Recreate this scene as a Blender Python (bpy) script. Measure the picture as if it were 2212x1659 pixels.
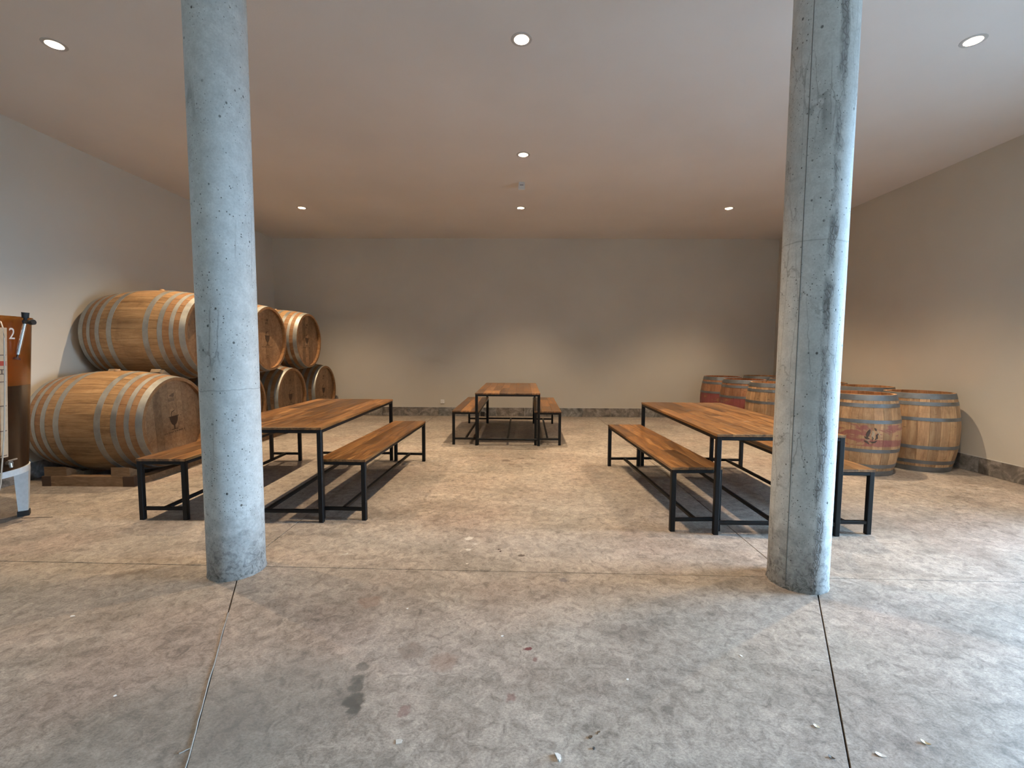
import bpy, bmesh, math, random
from mathutils import Vector, Matrix
PI = math.pi
sc = bpy.context.scene
for o in list(bpy.data.objects): bpy.data.objects.remove(o)
C = sc.collection.objects

# ------------------------------------------------------------------ camera
CAM_H = 1.4
FPX, PITCH, YAW, ROLL = 979.06, 0.0726, -0.0136, 0.0049
cam = bpy.data.objects.new('camera', bpy.data.cameras.new('camera')); C.link(cam)
cam.data.sensor_width = 36.0; cam.data.lens = FPX/2212*36.0
cam.data.clip_start = .05; cam.data.clip_end = 300
_f = Vector((math.sin(YAW)*math.cos(PITCH), math.cos(YAW)*math.cos(PITCH), -math.sin(PITCH)))
_r = Vector((math.cos(YAW), -math.sin(YAW), 0)); _u = _r.cross(_f)
_r2 = math.cos(ROLL)*_r + math.sin(ROLL)*_u; _u2 = -math.sin(ROLL)*_r + math.cos(ROLL)*_u
M = Matrix.Identity(4)
for i in range(3): M[i][0], M[i][1], M[i][2] = _r2[i], _u2[i], -_f[i]
M.translation = (0, 0, CAM_H); cam.matrix_world = M
sc.camera = cam

# ------------------------------------------------------------------ light and exposure
sc.view_settings.view_transform = 'Standard'; sc.view_settings.look = 'None'
sc.view_settings.gamma = 1.0; sc.view_settings.use_curve_mapping = False
sc.view_settings.exposure = 0.45
sc.cycles.use_denoising = True
sc.cycles.use_adaptive_sampling = True; sc.cycles.adaptive_threshold = .08; sc.cycles.adaptive_min_samples = 20
sc.cycles.max_bounces = 8; sc.cycles.diffuse_bounces = 5; sc.cycles.glossy_bounces = 3; sc.cycles.transmission_bounces = 6; sc.cycles.sample_clamp_indirect = 4.0
SKY = (0.44, 0.70, 1.0); SKY_STRENGTH = 70.0
LAMP_POWER = 270.0; LAMP_COLOUR = (1.0, 0.74, 0.47)
world = bpy.data.worlds.new('overcast_sky'); sc.world = world; world.use_nodes = True
bg = world.node_tree.nodes['Background']; bg.inputs[0].default_value = (*SKY, 1); bg.inputs[1].default_value = SKY_STRENGTH

# room
XL, XR, YB, YF, ZC = -5.2055, 5.4073, 9.6786, -3.2, 3.746
OP0, OP1, OPZ = 0.3, 3.55, 2.65        # open doorway in the right wall
pl = bpy.data.lights.new('doorway_daylight', 'AREA'); pl.shape = 'RECTANGLE'; pl.size = OPZ; pl.size_y = OP1-OP0
pl.cycles.is_portal = True
po = bpy.data.objects.new('doorway_daylight', pl); C.link(po)
po.location = (XR+.10, (OP0+OP1)/2, OPZ/2); po.rotation_euler = (0, PI/2, 0)

# ------------------------------------------------------------------ mesh helpers
class MB:
    def __init__(s): s.v = []; s.f = []
    def add(s, vs, fs):
        b = len(s.v); s.v += [tuple(v) for v in vs]; s.f += [tuple(b+i for i in f) for f in fs]; return s
    def box(s, x0, x1, y0, y1, z0, z1):
        return s.add([(x, y, z) for z in (z0, z1) for y in (y0, y1) for x in (x0, x1)],
                     [(0,2,3,1),(4,5,7,6),(0,1,5,4),(2,6,7,3),(0,4,6,2),(1,3,7,5)])
    def cbox(s, x0, x1, y0, y1, z0, z1, c=.002):
        """box with its top edges chamfered"""
        return s.add([(x0,y0,z0),(x1,y0,z0),(x1,y1,z0),(x0,y1,z0),(x0,y0,z1-c),(x1,y0,z1-c),(x1,y1,z1-c),(x0,y1,z1-c),
                      (x0+c,y0+c,z1),(x1-c,y0+c,z1),(x1-c,y1-c,z1),(x0+c,y1-c,z1)],
                     [(3,2,1,0),(0,1,5,4),(1,2,6,5),(2,3,7,6),(3,0,4,7),(4,5,9,8),(5,6,10,9),(6,7,11,10),(7,4,8,11),(8,9,10,11)])
    def tubebox(s, a, b, w, c=.004):
        """square tube from a to b along an axis, edges chamfered"""
        a, b = Vector(a), Vector(b); d = (b-a).normalized()
        up = Vector((0,0,1)) if abs(d.z) < .9 else Vector((0,1,0))
        r = d.cross(up).normalized(); u = r.cross(d); h = w/2
        pr = [(-h+c,-h),(h-c,-h),(h,-h+c),(h,h-c),(h-c,h),(-h+c,h),(-h,h-c),(-h,-h+c)]
        vs = [p + r*x + u*y for p in (a, b) for x, y in pr]
        return s.add(vs, [tuple(range(7,-1,-1)), tuple(range(8,16))] + [(i,(i+1)%8,8+(i+1)%8,8+i) for i in range(8)])
    def tube(s, pts, r, n=8, caps=True):
        pts = [Vector(p) for p in pts]; rs = r if isinstance(r, (list, tuple)) else [r]*len(pts)
        d0 = (pts[1]-pts[0]).normalized(); ref = Vector((0,0,1)) if abs(d0.z) < .9 else Vector((1,0,0))
        vs = []
        for i, p in enumerate(pts):
            d = (pts[min(i+1,len(pts)-1)]-pts[max(i-1,0)]).normalized()
            a = d.cross(ref).normalized(); b = a.cross(d)
            vs += [p + rs[i]*(math.cos(2*PI*k/n)*a + math.sin(2*PI*k/n)*b) for k in range(n)]
        fs = [(i*n+k, i*n+(k+1)%n, (i+1)*n+(k+1)%n, (i+1)*n+k) for i in range(len(pts)-1) for k in range(n)]
        if caps: fs += [tuple(range(n-1,-1,-1)), tuple((len(pts)-1)*n+k for k in range(n))]
        return s.add(vs, fs)
    def lathe(s, prof, n=32, closed=True, cx=0, cy=0):
        """prof: list of (r,z); closed joins the last to the first"""
        m = len(prof)
        vs = [(cx+r*math.cos(2*PI*k/n), cy+r*math.sin(2*PI*k/n), z) for k in range(n) for r, z in prof]
        fs = []
        for k in range(n):
            k2 = (k+1)%n
            for i in range(m if closed else m-1):
                j = (i+1)%m; fs.append((k*m+i, k2*m+i, k2*m+j, k*m+j))
        return s.add(vs, fs)
    def prism(s, poly, z0, z1, c=0):
        n = len(poly)
        if c:
            g = Vector((sum(p[0] for p in poly)/n, sum(p[1] for p in poly)/n))
            ins = []
            for p in poly:
                d = (g-Vector(p)).normalized()*c; ins.append((p[0]+d.x, p[1]+d.y))
            vs = [(x,y,z0) for x,y in poly]+[(x,y,z1-c) for x,y in poly]+[(x,y,z1) for x,y in ins]
            fs = [tuple(range(n-1,-1,-1)), tuple(range(2*n,3*n))]
            for q in (0, n): fs += [(q+i, q+(i+1)%n, q+n+(i+1)%n, q+n+i) for i in range(n)]
            return s.add(vs, fs)
        vs = [(x,y,z0) for x,y in poly]+[(x,y,z1) for x,y in poly]
        return s.add(vs, [tuple(range(n-1,-1,-1)), tuple(range(n,2*n))]+[(i,(i+1)%n,n+(i+1)%n,n+i) for i in range(n)])
    def mesh(s, name, m, smooth=None):
        me = bpy.data.meshes.new(name); me.from_pydata(s.v, [], s.f); me.update()
        bm = bmesh.new(); bm.from_mesh(me); bmesh.ops.recalc_face_normals(bm, faces=bm.faces); bm.to_mesh(me); bm.free()
        if m: me.materials.append(m)
        if smooth is not None:
            me.polygons.foreach_set('use_smooth', [True]*len(me.polygons))
            me.set_sharp_from_angle(angle=math.radians(smooth))
        return me
    def obj(s, name, m, parent=None, smooth=None): return link(name, s.mesh(name, m, smooth), parent)

def link(name, me, parent=None, loc=None, rot=None):
    o = bpy.data.objects.new(name, me); C.link(o)
    if parent: o.parent = parent
    if loc: o.location = loc
    if rot: o.rotation_euler = rot
    return o
def thing(name, label, cat, loc=(0,0,0), rot=(0,0,0), group=None):
    o = bpy.data.objects.new(name, None); C.link(o); o.location = loc; o.rotation_euler = rot; o.empty_display_size = .1
    return tag(o, label, cat, group)
def tag(o, label, cat, group=None):
    o['label'] = label; o['category'] = cat; o['kind'] = 'thing'
    if group: o['group'] = group
    return o
def struct(o): o['kind'] = 'structure'; return o
def copy_tree(o, parent=None):
    c = o.copy(); C.link(c); c.parent = parent
    for ch in list(o.children): copy_tree(ch, c)
    return c

# ------------------------------------------------------------------ material helpers
class NT:
    def __init__(s, name):
        s.m = bpy.data.materials.new(name); s.m.use_nodes = True; s.t = s.m.node_tree; s.b = s.t.nodes['Principled BSDF']
    def n(s, typ, **kw):
        nd = s.t.nodes.new(typ)
        for k, v in kw.items(): setattr(nd, k, v)
        return nd
    def put(s, sock, v):
        if isinstance(v, bpy.types.NodeSocket): s.t.links.new(v, sock)
        elif isinstance(v, (tuple, list)) and len(v) == 3 and sock.type == 'RGBA': sock.default_value = (*v, 1)
        else: sock.default_value = v
    def math(s, op, a, b=0.0, c=None, clamp=False):
        nd = s.n('ShaderNodeMath', operation=op, use_clamp=clamp); s.put(nd.inputs[0], a); s.put(nd.inputs[1], b)
        if c is not None: s.put(nd.inputs[2], c)
        return nd.outputs[0]
    def vmath(s, op, a, b): 
        nd = s.n('ShaderNodeVectorMath', operation=op); s.put(nd.inputs[0], a); s.put(nd.inputs[1], b)
        return nd.outputs['Value'] if op in ('DISTANCE', 'LENGTH', 'DOT_PRODUCT') else nd.outputs[0]
    def noise(s, vec, scale, detail=4, rough=.55, dist=0.0):
        nd = s.n('ShaderNodeTexNoise'); s.put(nd.inputs['Vector'], vec)
        for k, v in (('Scale', scale), ('Detail', detail), ('Roughness', rough), ('Distortion', dist)): s.put(nd.inputs[k], v)
        return nd.outputs['Fac']
    def voronoi(s, vec, scale, feature='F1'):
        nd = s.n('ShaderNodeTexVoronoi', feature=feature); s.put(nd.inputs['Vector'], vec); nd.inputs['Scale'].default_value = scale
        return nd.outputs['Distance']
    def ramp(s, f, stops, interp='LINEAR'):
        nd = s.n('ShaderNodeValToRGB'); cr = nd.color_ramp; cr.interpolation = interp
        while len(cr.elements) < len(stops): cr.elements.new(.5)
        for e, (p, c) in zip(cr.elements, stops): e.position = p; e.color = (*c, 1) if isinstance(c, tuple) else (c, c, c, 1)
        s.put(nd.inputs[0], f); return nd.outputs[0]
    def step(s, f, a, b):
        nd = s.n('ShaderNodeMapRange', clamp=True); s.put(nd.inputs[0], f); nd.inputs[1].default_value = a; nd.inputs[2].default_value = b
        return nd.outputs[0]
    def mix(s, fac, a, b, mode='MIX'):
        nd = s.n('ShaderNodeMix', data_type='RGBA', blend_type=mode); s.put(nd.inputs[0], fac); s.put(nd.inputs[6], a); s.put(nd.inputs[7], b)
        return nd.outputs[2]
    def mapping(s, vec, scale=(1,1,1), loc=(0,0,0)):
        nd = s.n('ShaderNodeMapping'); s.put(nd.inputs[0], vec); nd.inputs['Scale'].default_value = scale; s.put(nd.inputs['Location'], loc)
        return nd.outputs[0]
    def pos(s): return s.n('ShaderNodeNewGeometry').outputs['Position']
    def oc(s): return s.n('ShaderNodeTexCoord').outputs['Object']
    def rnd(s): return s.n('ShaderNodeObjectInfo').outputs['Random']
    def sep(s, vec): return s.n('ShaderNodeSeparateXYZ'), vec
    def xyz(s, vec):
        nd = s.n('ShaderNodeSeparateXYZ'); s.put(nd.inputs[0], vec); return nd.outputs
    def comb(s, x, y, z):
        nd = s.n('ShaderNodeCombineXYZ'); s.put(nd.inputs[0], x); s.put(nd.inputs[1], y); s.put(nd.inputs[2], z); return nd.outputs[0]
    def bump(s, h, strength=.3, dist=.01):
        nd = s.n('ShaderNodeBump'); s.put(nd.inputs['Height'], h); nd.inputs['Strength'].default_value = strength; nd.inputs['Distance'].default_value = dist
        s.put(s.b.inputs['Normal'], nd.outputs[0])
    def out(s, col, rough=.6, metal=0.0, spec=.5):
        s.put(s.b.inputs['Base Color'], col); s.put(s.b.inputs['Roughness'], rough); s.put(s.b.inputs['Metallic'], metal)
        s.b.inputs['Specular IOR Level'].default_value = spec
        return s.m
def plain(name, col, rough=.6, metal=0.0, spec=.5):
    t = NT(name); f = t.noise(t.oc(), 40, 3); return t.out(t.mix(.25, col, t.mix(1.0, col, t.ramp(f, [(.3, .7), (.7, 1.25)]), 'MULTIPLY')), rough, metal, spec)

def m_wall(name, col):
    t = NT(name); p = t.pos()
    big = t.noise(p, .7, 3); fine = t.noise(p, 90, 2)
    c = t.mix(t.step(big, .3, .7), tuple(x*.95 for x in col), tuple(min(1, x*1.04) for x in col))
    t.bump(fine, .12, .004); return t.out(c, .9, 0, .25)
M_WALL = m_wall('wall_paint', (.60, .56, .485))
M_CEIL = m_wall('ceiling_paint', (.70, .665, .63))

def m_floor():
    t = NT('stained_concrete'); p = t.pos()
    w = t.mapping(p, (1, 1.25, 1))
    big = t.noise(w, .75, 5, .6, .6); mid = t.noise(t.mapping(p, (1, 1.6, 1), (7, 3, 0)), 2.6, 6, .62, .8)
    fine = t.noise(p, 17, 8, .74, .9); grit = t.noise(t.mapping(p, (1, 1.5, 1)), 95, 4, .75, .6)
    hue = t.noise(t.mapping(p, (1, 1, 1), (20, 5, 0)), .9, 4, .6)
    c = t.ramp(big, [(.30, (.255, .218, .184)), (.5, (.335, .288, .245)), (.70, (.42, .368, .318))])
    c = t.mix(t.math('MULTIPLY', t.step(hue, .50, .68), .30), c, (.30, .20, .165))            # rusty brown areas
    c = t.mix(t.math('MULTIPLY', t.step(hue, .50, .30), .28), c, (.27, .275, .245))           # greenish grey areas
    c = t.mix(1.0, c, t.ramp(mid, [(.28, .72), (.5, 1.0), (.72, 1.18)]), 'MULTIPLY')
    c = t.mix(1.0, c, t.ramp(fine, [(.34, .58), (.5, 1.0), (.66, 1.34)]), 'MULTIPLY')
    c = t.mix(1.0, c, t.ramp(grit, [(.33, .70), (.5, 1.0), (.67, 1.24)]), 'MULTIPLY')
    # trowel scratches
    sc1 = t.voronoi(t.mapping(p, (1, 5, 1), (0, 0, 0)), 5.5, 'DISTANCE_TO_EDGE')
    sm = t.math('MULTIPLY', t.step(sc1, .012, .0), t.step(t.noise(p, 3.1, 3), .5, .62))
    c = t.mix(t.math('MULTIPLY', sm, .35), c, (.12, .09, .075))
    lt = t.math('MULTIPLY', t.step(t.voronoi(t.mapping(p, (3, 1, 1), (4, 9, 0)), 4.2, 'DISTANCE_TO_EDGE'), .008, .0), t.step(t.noise(p, 2.3, 3), .56, .66))
    c = t.mix(t.math('MULTIPLY', lt, .4), c, (.55, .50, .45))
    fk = t.math('MULTIPLY', t.step(t.noise(t.mapping(p, (1, 2.2, 1), (3, 1, 0)), 15, 5, .68, 1.2), .60, .70), t.step(t.noise(p, 1.7, 3), .42, .62))
    c = t.mix(t.math('MULTIPLY', fk, .5), c, (.13, .095, .075))
    # individual stains: x, y, radius, colour, strength
    jit = t.n('ShaderNodeTexNoise'); t.put(jit.inputs['Vector'], p); jit.inputs['Scale'].default_value = 22; jit.inputs['Detail'].default_value = 4
    jv = t.vmath('SUBTRACT', jit.outputs['Color'], (.5, .5, .5))
    jv = t.n('ShaderNodeVectorMath', operation='SCALE'); t.put(jv.inputs[0], t.vmath('SUBTRACT', jit.outputs['Color'], (.5, .5, .5))); jv.inputs['Scale'].default_value = .06
    q = t.vmath('ADD', p, jv.outputs[0])
    for x, y, r, col, k in STAINS:
        d = t.vmath('DISTANCE', q, (x, y, 0)); c = t.mix(t.math('MULTIPLY', t.step(d, r, r*.7), k), c, col)
    h = t.math('ADD', t.math('MULTIPLY', fine, .6), t.math('MULTIPLY', grit, .4))
    t.bump(h, .12, .004)
    return t.out(c, t.ramp(mid, [(.3, .50), (.7, .66)]), 0, .35)
WET, WINE, DARK, PALE = (.085, .08, .07), (.13, .02, .025), (.13, .10, .085), (.62, .58, .52)
STAINS = [(-.688,1.906,.03,WET,.55), (-.676,1.826,.035,WET,.6), (-.672,1.785,.04,WET,.75), (-.646,1.712,.046,WET,.85), (-.632,1.672,.032,WET,.85), (-.665,1.70,.03,WET,.8),
          (.059,2.037,.022,WINE,.9), (.078,1.97,.02,WINE,.55), (-.021,1.741,.028,WINE,.45), (-.439,1.666,.03,WINE,.4), (-.325,1.943,.07,(.24,.14,.10),.4),
          (-.49,2.019,.07,(.17,.125,.10),.45), (-.127,2.327,.08,(.17,.14,.12),.35), (.15,2.504,.025,DARK,.6), (.279,2.691,.03,(.13,.12,.14),.6), (.547,2.224,.025,DARK,.6),
          (-.818,2.424,.07,(.25,.15,.11),.4), (-.15,5.717,.07,DARK,.75), (-.076,5.53,.05,DARK,.6), (.04,5.849,.05,DARK,.7), (.137,5.559,.07,DARK,.5), (.02,5.42,.05,DARK,.5), (.2,5.85,.04,DARK,.6),
          (-2.47,2.70,.06,(.13,.095,.07),.4), (-2.40,2.73,.05,(.12,.09,.065),.45), (-2.34,2.75,.045,(.13,.095,.07),.4), (.031,3.02,.02,(.05,.03,.02),.8), (-.128,3.11,.012,(.04,.02,.02),.9), (-.12,3.08,.012,(.04,.02,.02),.9),
          (-.344,3.105,.022,PALE,.8), (-.36,3.30,.03,PALE,.8), (-.31,3.2,.02,PALE,.6), (-.326,2.889,.014,PALE,.9), (-1.25,1.45,.45,(.17,.165,.15),.3), (-.95,1.7,.35,(.18,.17,.155),.3)]
M_FLOOR = m_floor()
M_GROUT = plain('joint_dirt', (.06, .045, .036), .95)
M_SEAL = plain('joint_sealant', (.28, .245, .21), .85)
M_TRIMWHITE = plain('grout_line', (.62, .61, .57), .8)

def m_tile():
    t = NT('slate_tile'); p = t.pos(); r = t.rnd()
    q = t.vmath('ADD', p, t.comb(t.math('MULTIPLY', r, 37.0), t.math('MULTIPLY', r, 11.0), 0.0))
    a = t.noise(q, 4, 6, .65, 1.4); b = t.noise(q, 30, 4, .6)
    base = t.ramp(r, [(0, (.17, .155, .14)), (.35, (.25, .22, .19)), (.6, (.165, .17, .17)), (1, (.29, .265, .23))])
    c = t.mix(1.0, base, t.ramp(a, [(.34, .5), (.5, 1.0), (.62, 1.75)]), 'MULTIPLY')
    c = t.mix(1.0, c, t.ramp(b, [(.3, .85), (.7, 1.15)]), 'MULTIPLY')
    t.bump(a, .15, .005); return t.out(c, .6, 0, .3)
M_TILE = m_tile()

def m_column(name, streak):
    t = NT(name); p = t.oc(); x, y, z = t.xyz(p)[:3]
    a = t.noise(t.mapping(p, (1, 1, .5)), 2.2, 5, .6); b = t.noise(p, 14, 5, .65); g = t.noise(p, 90, 3, .6)
    c = t.ramp(a, [(.3, (.52, .53, .51)), (.55, (.60, .61, .59)), (.75, (.66, .665, .645))])
    c = t.mix(1.0, c, t.ramp(b, [(.3, .86), (.7, 1.1)]), 'MULTIPLY'); c = t.mix(1.0, c, t.ramp(g, [(.3, .9), (.7, 1.08)]), 'MULTIPLY')
    # bug holes of three sizes
    pits = 0.0
    for s, th, seed in ((16, .13, 0), (34, .15, 5), (60, .17, 9)):
        v = t.voronoi(t.mapping(p, (1, 1, .85), (seed, seed*2, seed)), s)
        gate = t.step(t.noise(t.mapping(p, (1, 1, 1), (seed, 0, 3)), 3.5, 3), .47, .55)
        pits = t.math('MAXIMUM', pits, t.math('MULTIPLY', t.step(v, th, th*.55), gate))
    c = t.mix(t.math('MULTIPLY', pits, .85), c, (.045, .045, .04))
    # pour joints: fine dark lines around the shaft
    wob = t.math('MULTIPLY', t.math('SUBTRACT', t.noise(p, 6, 3), .5), .05)
    for zz in ((1.16,) if not streak else (2.02,)):
        d = t.math('ABSOLUTE', t.math('SUBTRACT', t.math('ADD', z, wob), zz))
        c = t.mix(t.math('MULTIPLY', t.step(d, .005, .001), .35), c, (.10, .10, .095))
    # hairline cracks
    cr = t.voronoi(t.mapping(t.vmath('ADD', p, t.comb(0.0, 0.0, t.math('MULTIPLY', t.noise(p, 20, 4), .25))), (1, 1, .16)), 13 if streak else 8, 'DISTANCE_TO_EDGE')
    cm = t.math('MULTIPLY', t.step(cr, .035, .0), t.step(t.noise(t.mapping(p, (1, 1, .7), (2, 8, 1)), 2.4, 3), .46 if streak else .56, .6 if streak else .66))
    c = t.mix(t.math('MULTIPLY', cm, .55), c, (.13, .12, .11))
    hgt = t.math('SUBTRACT', b, t.math('MULTIPLY', pits, 1.5))
    if streak:
        # rough honeycombed seam running down the shaft on the side facing the doorway
        ang = t.math('ARCTAN2', x, t.math('MULTIPLY', y, -1.0))      # 0 faces the open front, + towards the doorway
        n1 = t.math('MULTIPLY', t.math('SUBTRACT', t.noise(t.mapping(p, (1, 1, 1)), 3.2, 5), .5), .6)
        dd = t.math('ABSOLUTE', t.math('SUBTRACT', t.math('ADD', ang, n1), -.02))
        wid = t.ramp(z, [(0, 0.02), (.9, .05), (1, .05)])
        band = t.math('MULTIPLY', t.step(dd, .17, .08), t.step(t.noise(t.mapping(p, (1, 1, .6), (4, 4, 4)), 9, 4), .36, .50))
        band = t.math('MULTIPLY', band, t.step(t.noise(t.mapping(p, (.2, .2, 1), (0, 0, 6)), 1.3, 2), .36, .46))
        rough = t.step(t.voronoi(t.mapping(p, (1, 1, .5)), 55, 'DISTANCE_TO_EDGE'), .16, .0)
        c = t.mix(t.math('MULTIPLY', band, .75), c, t.mix(rough, (.22, .21, .20), (.06, .055, .05)))
        hgt = t.math('SUBTRACT', hgt, t.math('MULTIPLY', band, rough))
    # ground-in dirt at the foot
    dirt = t.math('MULTIPLY', t.step(t.math('ADD', z, t.math('MULTIPLY', t.math('SUBTRACT', b, .5), .5)), .46, .02), .9)
    c = t.mix(dirt, c, t.mix(t.step(t.noise(p, 26, 5, .7, 1.0), .45, .6), (.27, .255, .235), (.055, .05, .045)))
    t.bump(hgt, .35, .006)
    return t.out(c, .72, 0, .35)

def m_wood(name, stops, gs=(9, .9, 9), rough=.3, rv=.45, spec=.5, axis_len='Y', coat=0.0):
    t = NT(name); p = t.oc(); r = t.rnd()
    q = t.vmath('ADD', p, t.comb(t.math('MULTIPLY', r, 53.0), t.math('MULTIPLY', r, 29.0), t.math('MULTIPLY', r, 17.0)))
    g1 = t.noise(t.mapping(q, gs), 1.6, 5, .62, 1.6); g2 = t.noise(t.mapping(q, tuple(x*5 for x in gs)), 2.0, 4, .6)
    f = t.math('ADD', t.math('MULTIPLY', g1, .75), t.math('MULTIPLY', g2, .25))
    c = t.ramp(f, stops)
    c = t.mix(1.0, c, t.ramp(r, [(0, 1-rv), (.5, 1.0), (1, 1+rv*.8)]), 'MULTIPLY')
    kn = t.step(t.noise(t.mapping(q, tuple(x*.33 for x in gs), (3, 3, 3)), 2.2, 3), .62, .72)
    c = t.mix(t.math('MULTIPLY', kn, .35), c, stops[0][1])
    t.bump(g2, .06, .003)
    m = t.out(c, t.ramp(g1, [(.3, rough), (.7, rough+.14)]), 0, spec)
    if coat: t.b.inputs['Coat Weight'].default_value = coat; t.b.inputs['Coat Roughness'].default_value = .22
    return m
M_TOP = m_wood('oiled_hardwood', [(.36, (.085, .033, .008)), (.5, (.21, .092, .026)), (.64, (.36, .178, .06))], rough=.30, rv=.5, coat=.15)
M_PALEEDGE = None
M_RAILWOOD = m_wood('rough_timber', [(.33, (.13, .078, .042)), (.5, (.20, .125, .07)), (.68, (.27, .175, .105))], gs=(2.5, 12, 12), rough=.7, rv=.2, spec=.2)
M_CHOCK = m_wood('pale_chock_wood', [(.33, (.36, .25, .15)), (.5, (.45, .33, .21)), (.68, (.52, .40, .27))], gs=(2.5, 12, 12), rough=.7, rv=.1, spec=.2)
M_ENDGRAIN = plain('dark_end_grain', (.06, .032, .018), .8)
def m_oak(name, stops, rv, wine=0.0, band=None, ends=None, knots=.4, rough=.55):
    """barrel stave: local z runs along the barrel"""
    t = NT(name); p = t.oc(); r = t.rnd(); w = t.pos()
    q = t.vmath('ADD', p, t.comb(t.math('MULTIPLY', r, 53.0), t.math('MULTIPLY', r, 29.0), t.math('MULTIPLY', r, 17.0)))
    g1 = t.noise(t.mapping(q, (14, 14, 1.1)), 1.5, 5, .6, .8); g2 = t.noise(t.mapping(q, (60, 60, 5)), 2, 3, .6)
    c = t.ramp(t.math('ADD', t.math('MULTIPLY', g1, .7), t.math('MULTIPLY', g2, .3)), stops)
    c = t.mix(1.0, c, t.ramp(r, [(0, 1-rv), (.5, 1.0), (1, 1+rv)]), 'MULTIPLY')
    cl = t.noise(w, 5, 5, .65, .6)
    c = t.mix(t.math('MULTIPLY', t.step(cl, .5, .72), .45), c, tuple(x*.55 for x in stops[0][1]))
    # dents and knots across the stave
    kn = t.math('MULTIPLY', t.step(t.voronoi(t.mapping(q, (1, 1, 3.6)), 8), .17, .07), t.step(t.noise(q, 5, 2), .47, .56))
    c = t.mix(t.math('MULTIPLY', kn, knots), c, (.05, .03, .018))
    z = t.xyz(p)[2]
    if ends:      # redder wood between the end hoops
        L, d = ends; zz = t.math('MINIMUM', z, t.math('SUBTRACT', L, z)); c = t.mix(t.math('MULTIPLY', t.step(zz, d, d*.9), .5), c, (.22, .095, .038))
    if wine:
        lo, hi = band
        m = t.math('MULTIPLY', t.step(z, lo, lo+.01), t.step(z, hi, hi-.01))
        nz = t.noise(t.mapping(w, (2.4, 2.4, 7)), 1.7, 6, .66, .7)
        m = t.math('MULTIPLY', m, t.step(nz, .60-.22*wine, .66-.22*wine))
        c = t.mix(t.math('MULTIPLY', m, .42+.4*wine), c, t.mix(t.noise(w, 14, 4), (.20, .035, .045), (.34, .10, .11)))
    t.bump(t.math('ADD', g2, t.math('MULTIPLY', kn, -1.0)), .12, .003)
    return t.out(c, rough, 0, .35)
OAK = [(.36, (.20, .112, .048)), (.5, (.325, .192, .088)), (.64, (.43, .275, .14))]
OAKR = [(.33, (.28, .155, .078)), (.5, (.42, .25, .13)), (.68, (.54, .36, .20))]
M_OAK = m_oak('cask_oak', OAK, .15, ends=(1.25, .265), knots=.0)
M_HEADOAK = m_oak('cask_head_oak', [(.34, (.21, .112, .055)), (.5, (.31, .178, .09)), (.66, (.39, .24, .13))], .30, knots=.05)
M_OAK_PLAIN = m_oak('worn_barrel_oak', OAKR, .26, knots=.6)
M_OAK_PATCH = m_oak('wine_splashed_oak', OAKR, .26, wine=.72, band=(.345, .60), knots=.6)
M_OAK_RED = m_oak('wine_soaked_oak', [(.33, (.20, .085, .045)), (.5, (.31, .15, .08)), (.68, (.38, .20, .11))], .28, wine=1.0, band=(.10, .62), knots=.5)
M_CHIME = m_oak('barrel_head_oak', [(.33, (.26, .11, .045)), (.5, (.40, .18, .075)), (.68, (.48, .24, .11))], .15, knots=.2)
def m_steel(name, col, rough, metal=.75):
    t = NT(name); p = t.pos(); a = t.noise(p, 7, 5, .65); b = t.noise(p, 60, 4)
    c = t.mix(1.0, col, t.ramp(a, [(.3, .75), (.7, 1.2)]), 'MULTIPLY'); c = t.mix(t.math('MULTIPLY', t.step(b, .66, .74), .4), c, (.10, .06, .04))
    return t.out(c, t.ramp(a, [(.3, rough), (.7, rough+.15)]), metal)
M_HOOP = m_steel('galvanised_hoop', (.36, .36, .335), .42, .7)
M_HOOP_OLD = m_steel('weathered_hoop', (.215, .23, .245), .42, .7)
M_BLACK = plain('black_powder_coat', (.0045, .0045, .005), .5, 0, .3)
M_CHAR = plain('burnt_brand', (.075, .038, .018), .8)
M_CHAR2 = plain('faint_brand', (.15, .085, .045), .8)
M_WHITE = plain('white_plastic', (.84, .83, .80), .45)
M_RUBBER = plain('black_rubber', (.015, .015, .016), .6)

# ------------------------------------------------------------------ room shell
# floor: sub-base with six saw-cut slabs on it
J = .0032
fl = struct(MB().box(XL-.1, XR+.1, YF-.1, YB+.1, -.16, -.035).obj('floor', M_GROUT))
def yj(x): return 2.789 - .0194*x                       # cross joint through both columns
def xl(y): return -1.663 + (2.554-y)*.483               # raked joint, left
def xr(y): return 1.703 - (2.481-y)*.554                # raked joint, right
ya = -.72; xa = (xl(ya)+xr(ya))/2
def inset(poly, d):
    out = []; n = len(poly)
    for i in range(n):
        p0, p1, p2 = Vector(poly[i-1]), Vector(poly[i]), Vector(poly[(i+1)%n])
        e1, e2 = (p1-p0).normalized(), (p2-p1).normalized(); n1, n2 = Vector((-e1.y, e1.x)), Vector((-e2.y, e2.x))
        b = (n1+n2); k = b.dot(n1)
        out.append(tuple(p1 + b*(d/max(k, .3))))
    return out
xlj, xrj = -1.787, 1.70
slabs = [[(XL-.05, yj(XL)), (xlj, yj(xlj)), (xlj, YB+.05), (XL-.05, YB+.05)],
         [(xlj, yj(xlj)), (xrj, yj(xrj)), (xrj, YB+.05), (xlj, YB+.05)],
         [(xrj, yj(xrj)), (XR+.05, yj(XR)), (XR+.05, YB+.05), (xrj, YB+.05)],
         [(XL-.05, YF-.05), (xa, YF-.05), (xa, ya), (xl(yj(xlj)), yj(xlj)), (XL-.05, yj(XL))],
         [(xa, ya), (xr(yj(xrj)), yj(xrj)), (xl(yj(xlj)), yj(xlj))],
         [(xa, YF-.05), (XR+.05, YF-.05), (XR+.05, yj(XR)), (xr(yj(xrj)), yj(xrj)), (xa, ya)]]
for pts in slabs: MB().prism(inset(pts, J), -.035, 0.0, .0015).obj('slab', M_FLOOR, fl)
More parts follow.
